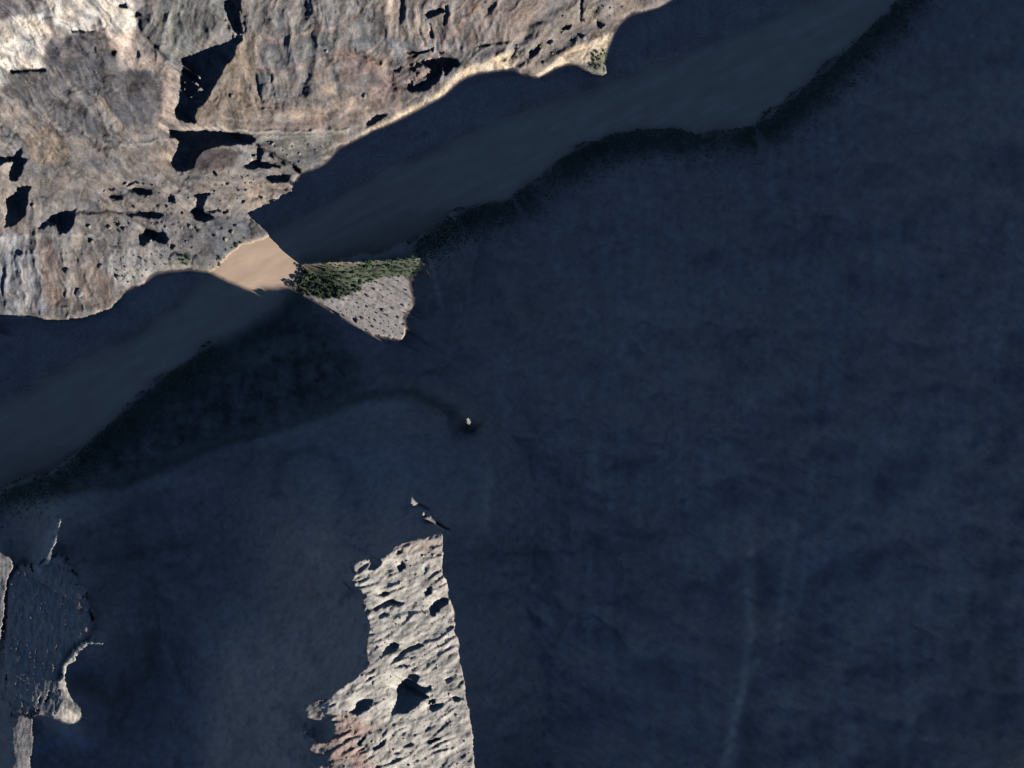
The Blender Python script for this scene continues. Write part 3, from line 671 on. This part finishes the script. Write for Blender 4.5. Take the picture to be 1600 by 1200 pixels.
# ------------------------------------------------------------------ shrubs and boulders
rnd = random.Random(7)
def mesh_from(name, v, f, mat, smooth=False):
    me = bpy.data.meshes.new(name); me.from_pydata(v, [], f); me.materials.append(mat)
    if smooth: me.polygons.foreach_set('use_smooth', [True] * len(me.polygons))
    me.update(); return me
M_LEAF = [flat_material('willow_leaf', (0.046, 0.088, 0.036), .5), flat_material('tamarisk_leaf', (0.036, 0.060, 0.036), .5), flat_material('scrub_leaf', (0.060, 0.064, 0.048), .4)]
M_BARK = flat_material('bark', (0.10, 0.08, 0.06), .3)
def crown_mesh(seed, mat, n=90):
    r = random.Random(seed); v = []; f = []
    lobes = [(r.uniform(-.5, .5), r.uniform(-.5, .5), r.uniform(.35, .75), r.uniform(.32, .55)) for _ in range(5)]
    for _ in range(n):
        lx, ly, lz, lr = r.choice(lobes)
        d = Vector((r.gauss(0, 1), r.gauss(0, 1), r.gauss(0, .8))); d.normalize()
        p = Vector((lx, ly, lz)) + d * lr * r.uniform(.65, 1.0)
        if p.z < .08: p.z = .08 + r.random() * .1
        a = Vector((r.gauss(0, 1), r.gauss(0, 1), r.gauss(0, 1))); a.normalize(); t = d.cross(a); t.normalize(); b = t.cross(d + a * .5); b.normalize()
        s = r.uniform(.12, .24); k = len(v)
        v += [p - t * s, p - b * s * .6, p + t * s, p + b * s * .6]; f.append((k, k + 1, k + 2, k + 3))
    return mesh_from('crown', [tuple(x) for x in v], f, mat)
def trunk_mesh(seed):
    r = random.Random(seed); v = []; f = []
    for st in range(3):
        an = r.uniform(0, 6.28); tip = Vector((math.cos(an) * .3, math.sin(an) * .3, r.uniform(.5, .7)))
        for lev, (q_, rad) in enumerate(((0, .07), (.5, .05), (1, .02))):
            for k in range(5):
                th = k * 1.2566; v.append((tip.x * q_ + rad * math.cos(th), tip.y * q_ + rad * math.sin(th), tip.z * q_ - .15 * (lev == 0)))
        b = st * 15
        for lev in range(2):
            for k in range(5):
                k2 = (k + 1) % 5; f.append((b + lev * 5 + k, b + lev * 5 + k2, b + lev * 5 + 5 + k2, b + lev * 5 + 5 + k))
    return mesh_from('trunk', v, f, M_BARK)
CROWNS = [[crown_mesh(100 + k * 10 + i, M_LEAF[k]) for i in range(4)] for k in range(3)]
TRUNKS = [trunk_mesh(900 + i) for i in range(3)]
link = scene.collection.objects.link
def shrub(u, v, size, kind, label, group, name='shrub'):
    e = bpy.data.objects.new(name, None); link(e)
    e.location = P(u, v, -0.05); e.rotation_euler = (0, 0, rnd.uniform(0, 6.28)); e.scale = (size, size, size * rnd.uniform(.75, 1.0))
    e['label'] = label; e['category'] = 'shrub'
    if group: e['group'] = group
    for nm, me in (('trunk', rnd.choice(TRUNKS)), ('crown', rnd.choice(CROWNS[kind]))):
        c_ = bpy.data.objects.new(nm, me); link(c_); c_.parent = e
    return e
def pip(u, v, poly):
    return bool(in_poly(np.array([u], np.float32), np.array([v], np.float32), poly)[0])
def scatter(poly, n, mind, seed, ok=lambda u, v: True):
    r = random.Random(seed); xs = [p[0] for p in poly]; ys = [p[1] for p in poly]; out = []
    cand = [(r.uniform(min(xs), max(xs)), r.uniform(min(ys), max(ys))) for _ in range(n * 40)]
    keep = in_poly(np.array([p[0] for p in cand], np.float32), np.array([p[1] for p in cand], np.float32), poly)
    for (u, v), kp in zip(cand, keep):
        if kp and ok(u, v) and all((u - a) ** 2 + (v - b) ** 2 > mind * mind for a, b in out):
            out.append((u, v))
            if len(out) >= n: break
    return out
in_th = lambda u, v: at(TH_M, u, v)
def place(u, v):
    if u < 500: return 'beside the sunlit water'
    if v < 418: return 'along the upper rim'
    if u > 600: return 'at the right end'
    return 'in the middle' if v < 440 else 'bordering the gravel'
for (u, v) in scatter(THICKET, 150, 5.4, 1, lambda u, v: not (84 < to_ns(u, v)[0] < 107 and u < 500)):
    gr = rnd.random()
    k = 0 if (v < 432 and u < 610 and gr < .75) else 1
    shrub(u, v, rnd.uniform(1.7, 3.1) if rnd.random() < .6 else rnd.uniform(3.4, 5.4), k, 'leafy green shrub of the riverside thicket, ' + place(u, v), 'thicket shrubs ' + place(u, v))
for (u, v) in scatter(TERRACE, 85, 7.5, 2, lambda u, v: not in_th(u, v)):
    shrub(u, v, rnd.uniform(.6, 1.3) if rnd.random() < .75 else rnd.uniform(1.5, 2.2), 2, *(('small dark shrub on the upper right part of the gravel terrace', 'terrace shrubs upper right') if u > 590 and v < 480 else ('small dark shrub on the lower tip of the gravel terrace', 'terrace shrubs lower tip') if v > 485 else ('small dark shrub on the gravel terrace just below the thicket', 'terrace shrubs below the thicket')))
bank = [(337,423),(341,416),(345,409),(350,404),(356,397),(361,393),(366,388),(371,385),(377,381),(384,376),(391,374),(331,421),(327,417),(398,372)]
for i, (u, v) in enumerate(bank):
    shrub(u + rnd.uniform(-3, 3), v + rnd.uniform(-5, .5) - 2, rnd.choice((1.0, 1.5, 2.2, 3.4)), i % 2, 'dark green shrub in the row along the left shore of the sunlit water', 'shrubs along the left shore')
for (u, v) in scatter([(275,400),(290,396),(300,402),(297,414),(278,415)], 9, 4, 3):
    shrub(u, v, rnd.uniform(1.6, 2.6), 0, 'grey green shrub in the small clump left of the river bend', 'shrub clump left of the bend')
for (u, v) in scatter([(926,88),(938,75),(946,80),(946,112),(935,116),(924,110)], 14, 5, 4):
    shrub(u, v, rnd.uniform(1.8, 3.0), 0, 'green shrub in the clump at the shadow edge below the upper cliff', 'shrub clump below the upper cliff')
for (u, v) in scatter([(185,390),(275,390),(278,405),(240,422),(200,445),(170,420)], 26, 9, 5):
    shrub(u, v, rnd.uniform(.9, 1.7), 2, 'tiny dark shrub on the pale grey fan above the left shadow edge', 'shrubs on the grey fan')

# dark growth in the shade of the south bank: nobody could count it
gv = []; gf = []
r = random.Random(5); tries = 0
while len(gf) < 17000 and tries < 60000:
    tries += 1
    k = r.randrange(1, len(RIV_S) - 2); t_ = r.random()
    if 12 <= k <= 21: continue
    x = RIV_S[k][0] * (1 - t_) + RIV_S[k + 1][0] * t_; y = RIV_S[k][1] * (1 - t_) + RIV_S[k + 1][1] * t_
    nx, ny = RIV_S[k + 1][1] - RIV_S[k][1], -(RIV_S[k + 1][0] - RIV_S[k][0]); l = math.hypot(nx, ny); nx /= l; ny /= l
    off = abs(r.gauss(10, 20)) + 1
    if math.sin(x * .043) + math.sin(y * .071 + x * .02) + r.uniform(-1.2, 1.2) < -1.5: continue
    u, v = x - nx * off, y - ny * off
    if at(river, u, v): u, v = x + nx * off, y + ny * off
    if not (-20 < u < 1620 and -20 < v < 1220) or at(river, u, v) or is_lit(u, v): continue
    c0 = Vector(P(u, v, r.uniform(.4, 2.6)))
    d = Vector((r.gauss(0, 1), r.gauss(0, 1), r.gauss(0, .6))); d.normalize(); e_ = d.orthogonal(); e_.normalize()
    s = r.uniform(.6, 1.5); kk = len(gv)
    gv += [c0 - d * s, c0 - e_ * s * .6, c0 + d * s, c0 + e_ * s * .6]; gf.append((kk, kk + 1, kk + 2, kk + 3))
o = bpy.data.objects.new('bank_undergrowth', mesh_from('bank_undergrowth', [tuple(p) for p in gv], gf, flat_material('bank_leaf', (0.125, 0.135, 0.098), .4, .05))); link(o)
o['kind'] = 'stuff'; o['label'] = 'dark undergrowth lining the shaded bank of the river'; o['category'] = 'undergrowth'


# boulders
def rock_mesh(seed, mat):
    import bmesh
    bm = bmesh.new(); bmesh.ops.create_icosphere(bm, subdivisions=2, radius=1.0)
    r = random.Random(seed)
    planes = []
    for _ in range(9):
        d = Vector((r.gauss(0, 1), r.gauss(0, 1), r.gauss(0, .8))); d.normalize(); planes.append((d, r.uniform(.62, .9)))
    sx, sy, sz = r.uniform(.85, 1.2), r.uniform(.75, 1.0), r.uniform(.6, .8)
    for v in bm.verts:
        p = v.co.copy()
        for d, q_ in planes:
            e = p.dot(d) - q_
            if e > 0: p -= d * e
        v.co = (p.x * sx, p.y * sy, p.z * sz)
    me = bpy.data.meshes.new('boulder'); bm.to_mesh(me); bm.free(); me.materials.append(mat)
    return me
M_ROCK = [flat_material('boulder_grey', (0.17, 0.162, 0.16), .35, .8), flat_material('boulder_tan', (0.22, 0.19, 0.16), .35, .8), flat_material('boulder_pale', (0.34, 0.31, 0.27), .25, .8)]
ROCKS = [[rock_mesh(20 + 5 * k + i, M_ROCK[k]) for i in range(4)] for k in range(3)]
def boulder(u, v, r_, k, label, group=None):
    o = bpy.data.objects.new('boulder', rnd.choice(ROCKS[k])); link(o)
    z = P(u, v)[2]
    o.location = ((u - 800) * K, (600 - v) * K, z + r_ * K * .25); o.rotation_euler = (rnd.uniform(-.2, .2), rnd.uniform(-.2, .2), rnd.uniform(0, 6.28))
    o.scale = (r_ * K,) * 3
    o['label'] = label; o['category'] = 'boulder'; o['group'] = group or 'boulders on the canyon wall'
    return o
for u, v, r_, k, lab in [
 (34,397,5.5,0,'grey boulder alone on the bluish scree at the left margin'), (106,424,6.5,0,'rounded grey boulder midway down the lower left slope'),
 (124,457,8,0,'largest grey boulder, just above the shadow edge on the lower left slope'), (184,433,6.5,0,'grey boulder on the fan near the left shadow edge'),
 (157,416,4,0,'small boulder between the two brown stained gullies'), (143,378,5,1,'boulder at the foot of the dark ledge above the stained slope'),
 (194,358,4.5,0,'grey boulder under the long thin ledge'), (139,354,4.5,1,'brown boulder just right of the dark ledge recess'),
 (171,355,4,1,'small brown boulder between two ledge hollows'), (52,321,4,1,'tan boulder right of the tall dark cleft at left'),
 (297,354,4.5,0,'grey boulder in the broken ground left of the shadow tip'), (362,362,4.5,0,'dark boulder on the rocky shore above the sunlit water'),
 (352,374,4,1,'reddish boulder near the shore shrubs'), (862,66,6,0,'grey boulder on the upper cliff near the shadow bank'),
 (913,58,5,0,'grey boulder above the pale silt strip at upper right'), (850,98,4,0,'small boulder beside the pale strip'),
 (425,224,4.5,1,'dark boulder on the bench right of the notched ledge'), (390,248,5,2,'pale block at the corner of the notched ledge'),
 (362,150,4,1,'small boulder casting a shadow on the tan slope'), (98,336,5,0,'boulder lodged in the dark ledge recess'),
 (510,80,4,0,'small boulder high on the middle slope'), (665,208,4,1,'boulder at the lip of the long silt strip'),
 (570,150,4.5,1,'tan boulder under the curved bands'), (245,372,5,0,'boulder inside the paired hollows above the fan'),
 (600,485,3.5,0,'dark boulder in the middle of the gravel terrace'), (558,502,4,0,'boulder near the curved shadow edge of the terrace')]:
    boulder(u, v, r_, k, lab)
for poly, n, k, lab, grp, md in [
 ([(150,288),(400,265),(390,330),(345,372),(290,405),(280,385),(160,372)], 30, 0, 'small grey block in the broken ground between ledges and fan', 'blocks in the broken ground', 8),
 ([(600,880),(690,850),(735,1150),(735,1200),(520,1200),(540,1110),(585,1040)], 60, 2, 'small pale block on the sunlit limestone ridge', 'blocks on the limestone ridge', 10),
 ([(790,80),(880,20),(1000,0),(950,45),(860,95)], 18, 0, 'small grey block on the upper right cliff top', 'blocks on the upper cliff', 9),
 ([(400,212),(520,222),(460,258)], 12, 0, 'small grey block on the bench beside the shadow bank', 'blocks on the bench', 9)]:
    for (u, v) in scatter(poly, n, md, 50 + n, lambda u, v: is_lit(u, v)):
        boulder(u, v, rnd.uniform(1.4, 3.0), k, lab, grp)
# loose stones: scree nobody could count
def stones(name, poly, n, smin, smax, mat, label, seed):
    r = random.Random(seed); xs = [p[0] for p in poly]; ys = [p[1] for p in poly]
    U = np.array([r.uniform(min(xs), max(xs)) for _ in range(n * 3)], np.float32); V = np.array([r.uniform(min(ys), max(ys)) for _ in range(n * 3)], np.float32)
    ok = in_poly(U, V, poly) & ~in_poly(U, V, RIVER); U = U[ok][:n]; V = V[ok][:n]; Z = height(U, V)
    vs_ = []; fs = []
    for u, v, z in zip(U, V, Z):
        s = smin + (smax - smin) * r.random() ** 3; c0 = Vector(((u - 800) * K, (600 - v) * K, z * K)); b = len(vs_)
        an = r.uniform(0, 6.28)
        for kk in range(5):
            th = an + kk * 1.2566; q_ = s * r.uniform(.7, 1.1); vs_.append((c0.x + q_ * math.cos(th), c0.y + q_ * math.sin(th), c0.z - .3 * s))
        for kk in range(5):
            th = an + .3 + kk * 1.2566; q_ = s * r.uniform(.4, .7); vs_.append((c0.x + q_ * math.cos(th), c0.y + q_ * math.sin(th), c0.z + s * r.uniform(.4, .8)))
        for kk in range(5):
            k2 = (kk + 1) % 5; fs.append((b + kk, b + k2, b + 5 + k2, b + 5 + kk))
        fs.append(tuple(b + 5 + kk for kk in range(5)))
    o = bpy.data.objects.new(name, mesh_from(name, vs_, fs, mat)); link(o); o['kind'] = 'stuff'; o['label'] = label; o['category'] = 'scree'
stones('scree', [(-10,-10),(1040,-10),(950,60),(740,110),(540,220),(390,330),(330,425),(200,445),(80,495),(-10,490)], 3000, .2, .8, M_ROCK[1], 'loose stones strewn over the sunlit canyon wall', 61)
stones('ridge_rubble', [(690,835),(735,1120),(738,1200),(490,1200),(540,1110),(580,1040),(575,900),(610,870)], 2500, .25, .9, M_ROCK[2], 'loose pale rubble covering the sunlit limestone ridge', 62)
stones('terrace_gravel', TERRACE, 500, .25, .7, M_ROCK[1], 'loose stones on the gravel terrace', 63)
